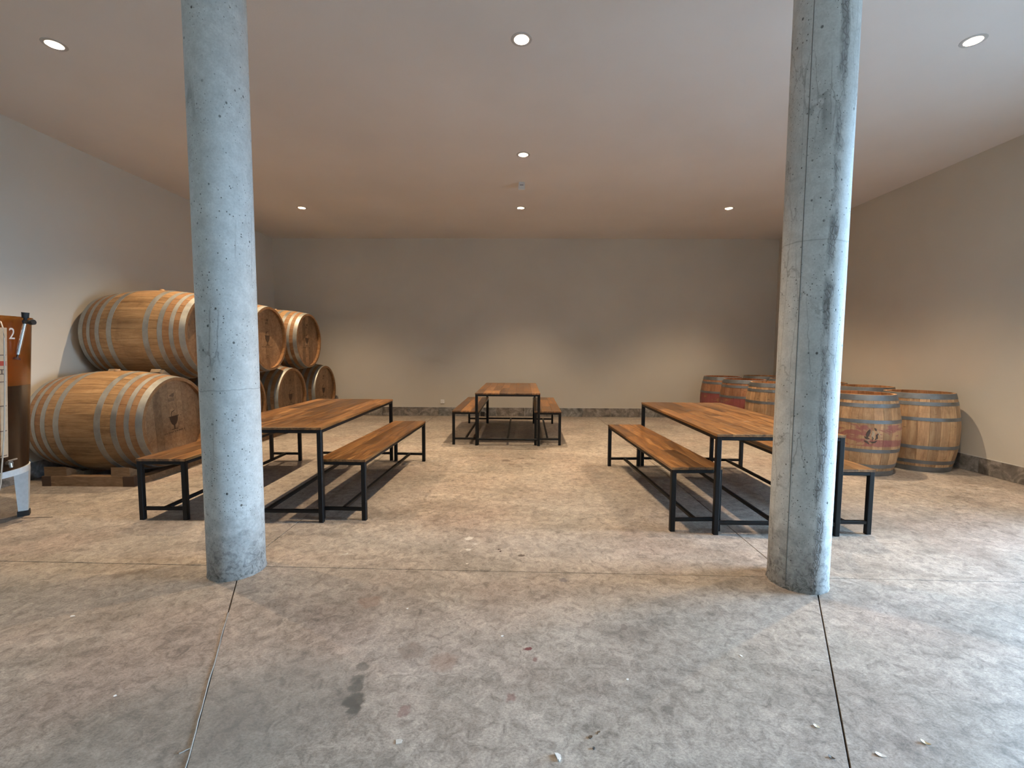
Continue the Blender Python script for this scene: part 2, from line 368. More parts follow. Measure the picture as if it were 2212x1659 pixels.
random.seed(4)
pts = [(xl(y) + random.uniform(-.002, .002), y, .0005) for y in [1.15+i*.05 for i in range(24)]]
MB().tube(pts, .0030, 6).obj('joint_sealant', M_SEAL, fl, 60)
MB().tube([(xl(1.47)-.03, 1.46, .001), (xl(1.47)-.012, 1.475, .002), (xl(1.48), 1.48, .001)], .0028, 6).obj('joint_sealant', M_SEAL, fl, 60)

T = .2
struct(MB().box(XL-T, XR+T, YB, YB+T, -.16, ZC+.1).obj('wall_back', M_WALL))
struct(MB().box(XL-T, XL, YF-T, YB, -.16, ZC+.1).obj('wall_left', M_WALL))
struct(MB().box(XL, XR, YF-T, YF, -.16, ZC+.1).obj('wall_front', M_WALL))
struct(MB().box(XR, XR+T, YF-T, OP0, -.16, ZC+.1).box(XR, XR+T, OP1, YB, -.16, ZC+.1).box(XR, XR+T, OP0, OP1, OPZ, ZC+.1).obj('wall_right', M_WALL))
struct(MB().box(XR+T, 45, -30, 35, -.2, -.04).box(XR+.1, XR+T, OP0, OP1, -.2, -.04).obj('ground', plain('outdoor_paving', (.30, .29, .28), .9)))

struct(MB().box(XR+T, XR+14, OP0-.32, OP0-.02, -.2, 4.6).obj('wall_light_blocker', plain('light_blocker_dark', (.09, .08, .075), .9)))  # unseen wall, added to hold daylight off the left wall

struct(MB().box(XR+T, XR+2.6, OP0-.32, OP1+1.2, OPZ+.12, OPZ+.3).obj('roof_sky_blocker', plain('sky_blocker_grey', (.45, .43, .40), .9)))  # unseen canopy, added to cut high sky light on the floor by the doorway

LAMPS = [(-3.6, 3.635), (.01, 3.60), (3.41, 3.637), (-3.6, 5.62), (.045, 5.612), (3.42, 5.62), (-3.595, 7.64), (.026, 7.636), (3.43, 7.65)]
AP = .056
bm = bmesh.new(); edges = []
def loop(pts):
    vs = [bm.verts.new(p) for p in pts]; edges.extend(bm.edges.new((vs[i], vs[(i+1) % len(vs)])) for i in range(len(vs)))
loop([(XL-.1, YF-.1, ZC), (XR+.1, YF-.1, ZC), (XR+.1, YB+.1, ZC), (XL-.1, YB+.1, ZC)])
for x, y in LAMPS: loop([(x+(AP+.006)*math.cos(2*PI*k/20), y+(AP+.006)*math.sin(2*PI*k/20), ZC) for k in range(20)])
bmesh.ops.triangle_fill(bm, use_beauty=True, edges=edges)
for f in bm.faces:
    if f.normal.z > 0: f.normal_flip()
me = bpy.data.meshes.new('ceiling'); bm.to_mesh(me); bm.free(); me.materials.append(M_CEIL)
struct(link('ceiling', me))
struct(MB().box(XL-T, XR+T, YF-T, YB+T, ZC+.3, ZC+.4).obj('roof', M_CEIL))

# slate skirting: backing strip with tiles on it
BH = .186
def skirting(name, a, b, nrm, off):
    """a,b: floor points of the wall line; nrm: into the room"""
    a, b, nrm = Vector((*a, 0)), Vector((*b, 0)), Vector((*nrm, 0)); d = (b-a).normalized(); Lw = (b-a).length
    def bx(mb, s0, s1, t0, t1, z0, z1):
        P = [a+d*s+nrm*t for s, t in ((s0,t0),(s1,t0),(s1,t1),(s0,t1))]
        return mb.prism([(p.x, p.y) for p in P], z0, z1)
    root = struct(bx(MB(), 0, Lw, 0, .007, 0, BH+.008).obj(name, M_TRIMWHITE))
    s = off
    while s < Lw-.01:
        s0, s1 = max(s, .003), min(s+.612, Lw-.003)
        if s1 > s0+.02: bx(MB(), s0, s1, .007, .0155+random.uniform(-.001, .001), .003, BH).obj('tile', M_TILE, root)
        s += .617
    return root
random.seed(11)
skirting('baseboard_back', (XL+.02, YB), (XR-.02, YB), (0, -1), -.22)
skirting('baseboard_right', (XR, OP1), (XR, YB-.02), (-1, 0), -.1)
skirting('baseboard_left', (XL, YF+.02), (XL, YB-.02), (1, 0), -.3)

# ------------------------------------------------------------------ columns
def column(x, y, mat, label, seam=None):
    n = 64; prof = []
    t = thing('concrete_column', label, 'column', (x, y, 0))
    rad = .1625; random.seed(int(abs(x*1000)))
    vs, fs = [], []; zs = [0, .008, .02, .05, .2, .6, 1.2, 1.8, 2.4, 3.0, 3.4, ZC]
    for z in zs:
        for k in range(n):
            e = random.uniform(-.0006, .0006) + (.006*max(0, 1-z/.03)*random.uniform(.3, 1) if z < .03 else 0)
            vs.append(((rad+e)*math.cos(2*PI*k/n), (rad+e)*math.sin(2*PI*k/n), z))
    for i in range(len(zs)-1): fs += [(i*n+k, i*n+(k+1) % n, (i+1)*n+(k+1) % n, (i+1)*n+k) for k in range(n)]
    MB().add(vs, fs).obj('shaft', mat, t, 50)
    if seam is not None:
        # raised fin left by the formwork joint, darker than the shaft
        pts = [((rad+.0004)*math.sin(seam), -(rad+.0004)*math.cos(seam), z) for z in (0.02, .5, 1, 1.5, 2, 2.5, 3, 3.5, ZC-.01)]
        MB().tube(pts, .0022, 6).obj('formwork_seam', plain('seam_dark_cement', (.20, .20, .185), .8), t)
    return t
column(-1.789, 2.783, m_column('column_concrete_pale', False), 'smooth pale round concrete column on the left, in front of the large casks')
column(1.722, 2.7195, m_column('column_concrete_cracked', True), 'round concrete column with cracks and a rough seam, on the right', seam=-.92)

# ------------------------------------------------------------------ recessed lamps
M_TRIM = plain('lamp_trim', (.46, .44, .41), .5)
M_CAN = plain('lamp_reflector', (.80, .78, .74), .30, .35)
t_ = NT('lamp_glow'); t_.put(t_.b.inputs['Emission Color'], (1.0, .82, .58)); t_.b.inputs['Emission Strength'].default_value = 40; M_GLOW = t_.out((.9, .9, .9), .4)
trim_me = MB().lathe([(AP, ZC*0-.003), (.079, -.003), (.081, -.001), (.081, 0), (AP, 0)], 32).mesh('trim_ring', M_TRIM, 40)
can_me = MB().lathe([(AP, -.001), (AP, .10), (.030, .135), (.0, .135)][:3], 32, closed=False).mesh('reflector', M_CAN, 40)
bulb_me = MB().lathe([(.0005, .066), (.024, .068), (.034, .076), (.036, .088), (.030, .1345), (.0005, .1345)], 24, closed=False).mesh('bulb', M_GLOW, 60)
fill_me = MB().lathe([(.0005, .134), (.0301, .134)], 32, closed=False).mesh('socket', M_CAN)
lab = {0: 'recessed ceiling lamp nearest the upper left corner of the photo', 1: 'round recessed ceiling lamp nearest the viewer, on the middle line',
       2: 'recessed ceiling lamp right of the cracked column, near the upper right corner of the photo', 3: 'recessed ceiling lamp behind the top of the left column',
       4: 'recessed ceiling lamp second from the front on the middle line', 5: 'recessed ceiling lamp behind the top of the right column',
       6: 'recessed ceiling lamp of the back row nearest the left wall', 7: 'recessed ceiling lamp at the middle of the back row', 8: 'recessed ceiling lamp of the back row nearest the right wall'}
for i, (x, y) in enumerate(LAMPS):
    t = thing('ceiling_lamp', lab[i], 'lamp', (x, y, ZC), group='recessed lamps in the ceiling')
    for nm, m_ in (('trim_ring', trim_me), ('reflector', can_me), ('bulb', bulb_me), ('socket', fill_me)): link(nm, m_, t)
    l = bpy.data.lights.new('lamp_beam', 'SPOT'); l.energy = LAMP_POWER; l.color = LAMP_COLOUR; l.spot_size = math.radians(108); l.spot_blend = 1.0; l.shadow_soft_size = .014
    lo = bpy.data.objects.new('lamp_beam', l); C.link(lo); lo.location = (x, y, ZC+.050)

# ------------------------------------------------------------------ tables and benches
LEG, RAIL, TOPT = .038, .028, .020
def furniture(kind, label, cat, sx, sy, h, cols, cuts, loc, rot, group):
    """sx, sy: distance between leg centres"""
    t = thing(kind, label, cat, loc, rot=(0, 0, rot), group=group)
    hz = h - TOPT; X, Y = sx/2, sy/2
    for ax in (-1, 1):
        for ay in (-1, 1): MB().tubebox((ax*X, ay*Y, 0), (ax*X, ay*Y, hz), LEG).obj('leg', M_BLACK, t)
    zr = hz - RAIL/2; e = LEG/2
    for ax in (-1, 1): MB().tubebox((ax*(X+.004), -Y+e, zr), (ax*(X+.004), Y-e, zr), RAIL).obj('side_rail', M_BLACK, t)
    for ay in (-1, 1):
        MB().tubebox((-X+e, ay*(Y+.004), zr), (X-e, ay*(Y+.004), zr), RAIL).obj('end_rail', M_BLACK, t)
        MB().tubebox((-X+e, ay*Y, .092), (X-e, ay*Y, .092), RAIL).obj('end_stretcher', M_BLACK, t)
    MB().tubebox((0, -Y+RAIL/2, .092), (0, Y-RAIL/2, .092), RAIL).obj('centre_stretcher', M_BLACK, t)
    W, Ln = sx+LEG+.006, sy+LEG+.006; cw = W/cols; g = .0006
    for i in range(cols):
        ys = [-Ln/2] + [-Ln/2+Ln*f for f in cuts[i]] + [Ln/2]
        for a, b in zip(ys, ys[1:]):
            MB().cbox(-cw/2+g, cw/2-g, -(b-a)/2+g, (b-a)/2-g, 0, TOPT, .0015).obj('plank', M_TOP, t).location = (-W/2+cw*(i+.5), (a+b)/2, hz+random.uniform(0, .0006))
    return t
random.seed(2)
TC = [[.32, .7], [.55], [.22, .62], [.45, .8], [.3], [.6], [.18, .5], [.4, .75]]
BC = [[.62], [.3, .78], [.5]]
def table(label, x, y, rot): return furniture('dining_table', label, 'table', .918, 2.10, .782, 8, TC, (x, y, 0), rot, 'long wooden tables')
def bench(label, x, y, rot): return furniture('bench', label, 'bench', .358, 2.01, .510, 3, BC, (x, y, 0), rot, 'benches beside the tables')
table('long plank-topped table on a black frame, partly behind the left column', -2.063, 4.634, .008)
bench('long bench between the left table and the middle of the floor', -1.406, 4.655, -.036)
bench('bench at the left of the left table, in front of the stacked casks', -2.924, 4.62, .013)
table('long plank-topped table on a black frame, partly behind the right column', 1.987, 4.47, -.004)
bench('long bench between the right table and the middle of the floor', 1.346, 4.492, .044)
bench('bench at the right of the right table, before the standing barrels', 2.534, 4.466, 0)
table('small-looking table by the back wall, in the middle of the room', -.146, 7.695, -.007)
bench('bench left of the table by the back wall', -.773, 7.70, -.008)
bench('bench right of the table by the back wall', .463, 7.70, -.02)

# ------------------------------------------------------------------ barrels (local z runs from the rear head at 0 to the front head at L)
def rad_at(t, r0, rb): return r0 + (rb-r0)*(1-(2*t-1)**2)
def stave_mesh(name, L, r0, rb, N, th, mat, nz=12):
    a = PI/N; vs, fs = [], []; arc = (-.995, -.93, 0, .93, .995)
    for i in range(nz+1):
        t = i/nz; r = rad_at(t, r0, rb); z = L*t
        for k, f in enumerate(arc):
            rr = r - (.0022 if k in (0, 4) else 0); vs.append((rr*math.cos(a*f), rr*math.sin(a*f), z))
        ri = r-th
        for f in (.995, -.995): vs.append((ri*math.cos(a*f), ri*math.sin(a*f), z))
    for i in range(nz): fs += [(i*7+k, i*7+(k+1) % 7, (i+1)*7+(k+1) % 7, (i+1)*7+k) for k in range(7)]
    fs += [tuple(range(6, -1, -1)), tuple(nz*7+k for k in range(7))]
    return MB().add(vs, fs).mesh(name, mat, 30)
def hoop_mesh(L, r0, rb, t0, t1, mat, th=.003, n=56):
    ra, rm, rb_ = (rad_at(t, r0, rb)-.0005 for t in (t0, (t0+t1)/2, t1)); z0, z1 = L*t0, L*t1
    return MB().lathe([(ra, z0), (ra+th, z0), (rm+th, (z0+z1)/2), (rb_+th, z1), (rb_, z1), (rm, (z0+z1)/2)], n).mesh('hoop', mat, 35)
def head_planks(R, n, th, mat, seed):
    """vertical boards (along local y) filling a disc of radius R"""
    random.seed(seed); out = []; ws = [random.uniform(.8, 1.25) for _ in range(n)]; s = sum(ws); x = -R
    for w in ws:
        x0, x1 = x+.0007, x+2*R*w/s-.0007; x += 2*R*w/s
        xs = [x0+(x1-x0)*i/4 for i in range(5)]
        top = [(q, math.sqrt(max(R*R-q*q, 1e-6))) for q in xs]; poly = [(q, -v) for q, v in top] + [(q, v) for q, v in reversed(top)]
        cx = (x0+x1)/2
        out.append((cx, MB().prism([(q-cx, v) for q, v in poly], 0, th, .0012).mesh('head_plank', mat)))
    return out
# --- large casks lying on their sides
CL, CR0, CRB, CN, CTH = 1.25, .488, .56, 30, .034
cs_me = stave_mesh('stave', CL, CR0, CRB, CN, CTH, M_OAK)
ht = [(.0, .050), (.096, .131), (.188, .230), (.307, .355)]
ch_me = [hoop_mesh(CL, CR0, CRB, a, b, M_HOOP) for a, b in ht] + [hoop_mesh(CL, CR0, CRB, 1-b, 1-a, M_HOOP) for a, b in ht]
HR = CR0-CTH+.012; HZ = CL-.052
hb_me = MB().lathe([(.001, HZ-.03), (HR, HZ-.03), (HR, HZ-.006), (.001, HZ-.006)], 40, closed=False).mesh('head', M_CHAR2)
rear_me = MB().lathe([(.001, .05), (HR, .05), (HR, .075), (.001, .075)], 40, closed=False).mesh('head', M_HEADOAK)
cpl = head_planks(HR-.001, 9, .006, M_HEADOAK, 3)
bung_me = MB().lathe([(.001, .018), (.026, .018), (.030, .0), (.001, .0)], 16, closed=False).mesh('bung', plain('silicone_bung', (.42, .27, .15), .6), 40)
def brand():
    """burnt-in mark: goblet, flourish, underline of small letters, a stamp above and one below"""
    P = MB(); z0, z1 = 0, .0008
    bowl = [(-.062, .045), (.062, .045), (.055, .0), (.035, -.038), (.012, -.055), (-.012, -.055), (-.035, -.038), (-.055, .0)]
    P.prism(bowl, z0, z1); P.box(-.008, .010, -.100, -.055, z0, z1); P.box(-.075, .080, .043, .050, z0, z1); P.box(-.045, .052, -.104, -.097, z0, z1)
    P.box(.100, .112, .036, .044, z0, z1)
    fl_ = [(-.030, .05), (-.030, .075), (-.015, .098), (.01, .105), (.035, .118), (.012, .114), (-.022, .106), (-.037, .08), (-.038, .05)]
    for i in range(4): P.prism([fl_[i], fl_[i+1], fl_[7-i], fl_[8-i]], z0, z1)
    return P
def brand_small():
    P = MB(); z0, z1 = 0, .0008
    x = -.150
    random.seed(9)
    while x < .15:
        w = random.uniform(.006, .013)
        if random.random() > .12: P.box(x, x+w, -.128-random.uniform(0, .006), -.117+random.uniform(0, .004), z0, z1)
        x += w+.004
    return P
def stamp_top():
    P = MB(); P.box(-.045, .045, .0, .005, 0, .0008); P.prism([(-.03, .035), (.045, .062), (.045, .03), (.03, .012)], 0, .0008); P.box(-.045, .045, -.028, -.022, 0, .0008)
    for i in range(5): P.box(-.042+.018*i, -.030+.018*i, -.018, -.006, 0, .0008)
    return P
def stamp_low():
    P = MB(); P.box(-.03, .03, .02, .027, 0, .0008); P.box(-.03, -.022, -.02, .02, 0, .0008); P.box(-.022, .02, -.02, -.013, 0, .0008); P.box(.005, .013, -.013, .02, 0, .0008)
    return P
br_me, bs_me = brand().mesh('brand_mark', M_CHAR), brand_small().mesh('brand_lettering', M_CHAR2)
st_me, sl_me = stamp_top().mesh('stamp', M_CHAR2), stamp_low().mesh('stamp', M_CHAR2)
def cask(label, y, z, roll, low=True):
    t = thing('wine_cask', label, 'cask', (-3.85-CL, y, z), group='large oak casks by the left wall')
    # local x -> world y, local y -> world z, local z -> world x
    t.matrix_world = Matrix.Translation((-3.85-CL, y, z)) @ Matrix(((0,0,1,0),(1,0,0,0),(0,1,0,0),(0,0,0,1))) @ Matrix.Rotation(roll, 4, 'Z')
    t.rotation_mode = 'XYZ'
    for k in range(CN): link('stave', cs_me, t, rot=(0, 0, 2*PI*k/CN))
    for h in ch_me: link('hoop', h, t)
    hd = link('head', hb_me, t); link('head', rear_me, t)
    for cx, me_ in cpl: link('head_plank', me_, hd, loc=(cx, 0, HZ-.006))
    link('brand_mark', br_me, hd, loc=(.01, .0, HZ+.0002)); link('brand_lettering', bs_me, hd, loc=(.0, -.005, HZ+.0002)); link('stamp', st_me, hd, loc=(.0, .25, HZ+.0002))
    if low: link('stamp', sl_me, hd, loc=(.0, -.28, HZ+.0002))
    link('bung', bung_me, t, loc=(0, CRB, CL/2), rot=(-PI/2, 0, 0))
    return t
Y1, S, ZLO, ZUP = 5.036, 1.32, .598, 1.573
cask('large oak cask of the bottom row nearest the viewer, by the white-legged tank', Y1, ZLO, .07, False)
cask('second cask of the bottom row, almost hidden by the left column', Y1+S, ZLO, -.02)
cask('large oak cask of the bottom row second from the back wall', Y1+2*S, ZLO, .015)
cask('large oak cask at the bottom in the back corner', Y1+3*S, ZLO, -.03)
cask('large oak cask on top of the stack nearest the viewer, half behind the left column', Y1+.5*S, ZUP, .0)
cask('large oak cask in the middle of the top row, its edge behind the left column', Y1+1.5*S, ZUP, .0)
cask('large oak cask on top of the stack nearest the back wall', Y1+2.5*S, ZUP, -.03)
# chocks between the two rows
d = Vector((0, .5*S, ZUP-ZLO)).normalized(); ang = math.atan2(d.z, d.y)-PI/2
def chock(label, x, i, w=.13):
    y = Y1+i*S + d.y*.592; z = ZLO + d.z*.592
    t = thing('wooden_chock', label, 'chock', (x, y, z), rot=(ang, 0, 0), group='chocks between the two rows of casks')
    MB().cbox(-w/2, w/2, -.085, .040, -.028, .028, .004).obj('block', M_CHOCK, t)
    MB().box(-w/2+.01, w/2-.01, -.125, -.086, -.030, .012).obj('wedge_tip', M_CHOCK, t)
    return t
chock('pale wooden chock between the two nearest casks, towards the left wall', -4.77, 0, .12)
chock('brown wooden chock between the two nearest casks, beside the left column', -4.26, 0)
chock('wooden chock under the middle cask of the top row', -4.26, 1)
chock('wooden chock under the rear cask of the top row', -4.26, 2)
# timber skid under the bottom row
t = thing('timber_skid', 'low timber frame on the floor under the bottom row of casks', 'skid', (-4.38, 4.55, 0))
for x0, x1 in ((-.475, -.385), (.36, .475)):
    r_ = MB().cbox(x0, x1, 0, 4.95, 0, .064, .003).obj('long_rail', M_RAILWOOD, t)
    MB().cbox(x0, x1, -.075, -.001, 0, .105, .003).obj('rail_end', M_ENDGRAIN, t)
MB().cbox(-.384, .359, -.072, -.004, 0, .105, .004).obj('cross_beam', M_RAILWOOD, t)
for x0, x1 in ((-.45, -.22), (.24, .43)):
    MB().add([(x0,-.07,.106),(x1,-.07,.106),(x1,.10,.066),(x0,.10,.066),(x0,-.07,.20),(x1,-.07,.20),(x1,.10,.115),(x0,.10,.115)],
             [(3,2,1,0),(4,5,6,7),(0,1,5,4),(1,2,6,5),(2,3,7,6),(3,0,4,7)]).obj('support_block', M_RAILWOOD, t)

# --- barrels standing on end
BL, BR0, BRB, BN, BTH = .926, .335, .398, 24, .028
bt = [(.0, .068), (.105, .150), (.300, .342)]
bh_me = [hoop_mesh(BL, BR0, BRB, a, b, M_HOOP_OLD, .0035) for a, b in bt] + [hoop_mesh(BL, BR0, BRB, 1-b, 1-a, M_HOOP_OLD, .0035) for a, b in bt]
bst = {k: stave_mesh('stave', BL, BR0, BRB, BN, BTH, m) for k, m in (('plain', M_OAK_PLAIN), ('patch', M_OAK_PATCH), ('red', M_OAK_RED))}
BHR = BR0-BTH+.010; BHZ = BL-.040
bb_me = MB().lathe([(.001, BHZ-.025), (BHR, BHZ-.025), (BHR, BHZ-.006), (.001, BHZ-.006)], 36, closed=False).mesh('head', M_CHIME)
bb2_me = MB().lathe([(.001, .04), (BHR, .04), (BHR, .06), (.001, .06)], 36, closed=False).mesh('head', M_CHIME)
bpl = head_planks(BHR-.001, 7, .006, M_CHIME, 5)
bbung = MB().lathe([(.001, .012), (.024, .012), (.027, .0), (.001, .0)], 16, closed=False).mesh('bung', plain('pale_bung', (.5, .40, .30), .7), 40)
def barrel(label, x, y, kind, rot=0.0, bung=None):
    t = thing('wine_barrel', label, 'barrel', (x, y, 0), (0, 0, rot), group='barrels standing by the right wall')
    for k in range(BN): link('stave', bst[kind], t, rot=(0, 0, 2*PI*k/BN))
    for h in bh_me: link('hoop', h, t)
    hd = link('head', bb_me, t); link('head', bb2_me, t)
    for cx, me_ in bpl: link('head_plank', me_, hd, loc=(cx, 0, BHZ-.006))
    if bung is not None:
        a = bung-rot; link('bung', bbung, t, loc=(BRB*math.cos(a), BRB*math.sin(a), BL/2), rot=(0, PI/2, a))
    return t
random.seed(8)
front = barrel('standing barrel with pink wine splashes and a dark emblem, next to the right column', 4.083, 5.445, 'patch', .10)
barrel('plain brown standing barrel at the right end, beside the skirting of the right wall', 4.939, 5.638, 'plain', .5)
barrel('standing barrel showing only its rim behind the two front barrels on the right', 4.98, 6.568, 'plain', .9)
barrel('standing barrel whose rim just shows beside the right edge of the right column', 4.90, 7.375, 'plain', 1.3)
barrel('standing barrel with orange staves touching the left edge of the right column', 4.049, 7.215, 'plain', .2)
barrel('dark red wine-soaked standing barrel with a pale bung, behind the right table', 3.99, 8.03, 'red', 1.9, bung=math.radians(-88))
barrel('reddish standing barrel closest to the middle of the back wall', 4.007, 8.93, 'red', .7)
barrel('dark-rimmed standing barrel in the back corner behind the reddish ones', 4.95, 9.245, 'plain', .3)
barrel('standing barrel of the wall row almost hidden behind the right column', 4.93, 8.25, 'plain', .8)
# printed emblem on the front barrel, shaped to its curve
def on_barrel(poly, off, phi0, z0):
    vs, n = [], len(poly)
    for o_ in (-.004, off):
        for s, h in poly:
            z = z0+h; r = rad_at(z/BL, BR0, BRB)+o_; a = phi0+s/BRB; vs.append((r*math.cos(a), r*math.sin(a), z))
    return vs, [tuple(range(n-1, -1, -1)), tuple(range(n, 2*n))]+[(i, (i+1) % n, n+(i+1) % n, n+i) for i in range(n)]
M_EMB, M_EMC = plain('emblem_brown', (.075, .055, .045), .7), plain('emblem_cream', (.40, .31, .21), .7); ph = math.radians(-107)-.10; z0 = .47
def stroke(pts, w):
    out, back = [], []
    for i, (x, y) in enumerate(pts):
        a, b = pts[max(i-1, 0)], pts[min(i+1, len(pts)-1)]; d_ = Vector((b[0]-a[0], b[1]-a[1])).normalized(); k = w*(.35 if i in (0, len(pts)-1) else 1)
        out.append((x-d_.y*k, y+d_.x*k)); back.append((x+d_.y*k, y-d_.x*k))
    return [[out[i], out[i+1], back[i+1], back[i]] for i in range(len(pts)-1)]
for pts, w in (([(-.030,.075),(-.038,.045),(-.050,.010),(-.052,-.020)], .016), ([(-.078,-.010),(-.055,-.025),(-.030,-.030)], .013), ([(-.080,-.055),(-.055,-.066),(-.030,-.092)], .010),
               ([(.012,.092),(.024,.078),(.030,.060)], .011), ([(.050,.030),(.036,.010),(.040,-.020),(.024,-.040)], .010), ([(-.022,-.062),(.0,-.072),(.022,-.066),(.040,-.050)], .009), ([(-.008,-.004),(.004,-.026),(-.004,-.044)], .006)):
    EB = MB()
    for poly in stroke(pts, w): EB.add(*on_barrel(poly, .0014, ph, z0))
    EB.obj('emblem_stroke', M_EMB, front)['label'] = 'dark brown stroke of the printed emblem'
for pts, w in (([(-.004,.062),(.004,.030),(-.004,.0),(.0,-.040)], .013), ([(-.070,-.038),(-.046,-.050),(-.024,-.048)], .008), ([(.038,.052),(.062,.026),(.070,.0)], .006)):
    EC = MB()
    for poly in stroke(pts, w): EC.add(*on_barrel(poly, .0008, ph, z0))
    EC.obj('emblem_stroke', M_EMC, front)['label'] = 'cream stroke of the printed emblem'

# ------------------------------------------------------------------ amber tank at the left edge
TX, TY = -4.442, 3.434; TZ0, TZ1, TR0, TR1 = .435, 1.645, .42, .495
def tr(z): return TR0+(TR1-TR0)*(z-TZ0)/(TZ1-TZ0)
tank = thing('wine_tank', 'amber see-through wine tank on white legs at the left edge', 'tank', (TX, TY, 0))
n_ = NT('amber_plastic'); f_ = n_.noise(n_.oc(), 6, 4)
M_AMBER = n_.out(n_.mix(f_, (.52, .19, .03), (.60, .26, .05)), .22); n_.b.inputs['Transmission Weight'].default_value = .9
WL = 1.105       # wine level
MB().lathe([(tr(WL), WL), (TR1, TZ1), (TR1+.008, TZ1), (TR1+.008, TZ1+.008), (TR1-.012, TZ1+.008), (tr(WL)-.010, WL)], 72).obj('tank_wall', M_AMBER, tank, 40)
e = MB().lathe([(.002, TZ0), (TR0, TZ0), (tr(WL), WL-.001), (tr(WL)-.010, WL-.001), (TR0-.010, TZ0+.01), (.002, TZ0+.01)], 72, closed=False).obj('filled_wall', plain('amber_over_dark_wine', (.030, .013, .006), .2), tank, 40)
e['label'] = 'dark lower wall with wine standing behind it'
MB().lathe([(.002, TZ0+.012), (TR0-.013, TZ0+.012), (tr(1.105)-.013, 1.105), (.002, 1.105)], 48, closed=False).obj('wine', plain('dark_red_wine', (.018, .006, .004), .2), tank, 40)
M_LEGW = plain('chipped_white_paint', (.60, .62, .62), .5)
MB().lathe([(TR0-.03, TZ0-.05), (TR0+.006, TZ0-.05), (TR0+.006, TZ0-.001), (TR0-.03, TZ0-.001)], 64).obj('support_ring', M_LEGW, tank, 40)
for k in range(4):
    a = math.radians(41+90*k); ca, sa = math.cos(a), math.sin(a)
    def P_(r, tt, z): return (r*ca-tt*sa, r*sa+tt*ca, z)
    lg = MB().add([P_(r, s*w, z) for z, w, ra, rb_ in ((.045, .034, .342, .400), (TZ0-.051, .058, .335, .421)) for r, s in ((ra, -1), (rb_, -1), (rb_, 1), (ra, 1))],
                  [(3,2,1,0),(4,5,6,7),(0,1,5,4),(1,2,6,5),(2,3,7,6),(3,0,4,7)]).obj('leg', M_LEGW, tank)
    MB().add([P_(r, s*w, z) for z, w in ((0, .040), (.044, .037)) for r, s in ((.336, -1), (.406, -1), (.406, 1), (.336, 1))],
             [(3,2,1,0),(4,5,6,7),(0,1,5,4),(1,2,6,5),(2,3,7,6),(3,0,4,7)]).obj('rubber_foot', M_RUBBER, lg)
def shell(a0, a1, z0, z1, off, th=.004, n=10):
    vs, fs = [], []
    for i in range(n+1):
        a = math.radians(a0+(a1-a0)*i/n)
        for z in (z0, z1):
            for o_ in (off, off+th): r = tr(z)+o_; vs.append((r*math.cos(a), r*math.sin(a), z))
    for i in range(n):
        b = i*4; fs += [(b, b+4, b+6, b+2), (b+1, b+3, b+7, b+5), (b, b+1, b+5, b+4), (b+2, b+6, b+7, b+3)]
    fs += [(0, 2, 3, 1), (n*4, n*4+1, n*4+3, n*4+2)]
    return MB().add(vs, fs)
bd = shell(-40, 2.6, .552, 1.56, .010).obj('level_scale', plain('pale_scale_board', (.60, .42, .26), .6), tank, 30); bd['label'] = 'pale upright level scale with dark marks'
tk = plain('scale_ink', (.10, .05, .03), .7)
for z in (1.35, 1.144, .957, .761, .568): shell(-12, 1.4, z-.003, z+.003, .0142, .0012, 4).obj('tick_mark', tk, bd)
shell(-14, 1.6, 1.268, 1.304, .0142, .001, 4).obj('red_label', plain('red_label', (.45, .06, .03), .6), bd)
for a0, a1, z0, z1 in ((-8, 1.2, 1.235, 1.241), (-8, 1.2, 1.201, 1.207), (.6, 1.2, 1.207, 1.235), (-2.2, -1.4, 1.207, 1.235)): shell(a0, a1, z0, z1, .0142, .0012, 3).obj('mark', tk, bd)
# the figure 2, bent to the tank wall
fc = bpy.data.curves.new('figure', 'FONT'); fc.body = '2'; fc.size = .125; fc.extrude = .001; fc.align_x = 'CENTER'; fc.align_y = 'CENTER'; fc.resolution_u = 3
fo = bpy.data.objects.new('figure', fc); C.link(fo); bpy.context.view_layer.update()
fm = bpy.data.meshes.new_from_object(fo.evaluated_get(bpy.context.evaluated_depsgraph_get())); bpy.data.objects.remove(fo)
for v in fm.vertices:
    z = 1.512+v.co.y; a = math.radians(8.6)+v.co.x*.85/tr(z); r = tr(z)+.0018+v.co.z; v.co = (r*math.cos(a), r*math.sin(a), z)
fm.materials.append(plain('white_figure', (.72, .66, .60), .6)); link('figure', fm, tank)
L_ = lambda *p: (p[0]-TX, p[1]-TY, p[2])
M_CHROME = plain('chrome', (.85, .87, .9), .12, 1.0)
rod = MB().tube([L_(-3.916, 3.57, 1.609), L_(-3.955, 3.535, 1.353)], .0135, 14).obj('clamp_rod', M_CHROME, tank, 40); rod['label'] = 'chrome clamp rod'
kb = MB().tube([L_(-3.914, 3.57, 1.622), L_(-3.908, 3.57, 1.598)], .021, 12).tube([L_(-3.914, 3.57, 1.622), L_(-3.910, 3.57, 1.65)], .012, 10).tube([L_(-3.902, 3.57, 1.607), L_(-3.872, 3.57, 1.608)], .009, 10).obj('clamp_joint', M_RUBBER, rod, 40)
MB().tube([L_(-3.913, 3.57, 1.643), L_(-3.909, 3.57, 1.686)], [.021, .024], 12).obj('clamp_knob', M_RUBBER, rod, 40)
MB().tube([L_(-3.876, 3.57, 1.608), L_(-3.846, 3.57, 1.610)], [.020, .021], 12).obj('clamp_knob', M_RUBBER, rod, 40)
MB().tube([L_(-3.955, 3.535, 1.353), L_(-3.959, 3.531, 1.326)], .006, 8).tube([L_(-3.958, 3.532, 1.332), L_(-3.961, 3.529, 1.314)], [.016, .024], 12).obj('clamp_pad', plain('dark_red_pad', (.04, .012, .012), .5), rod, 40)
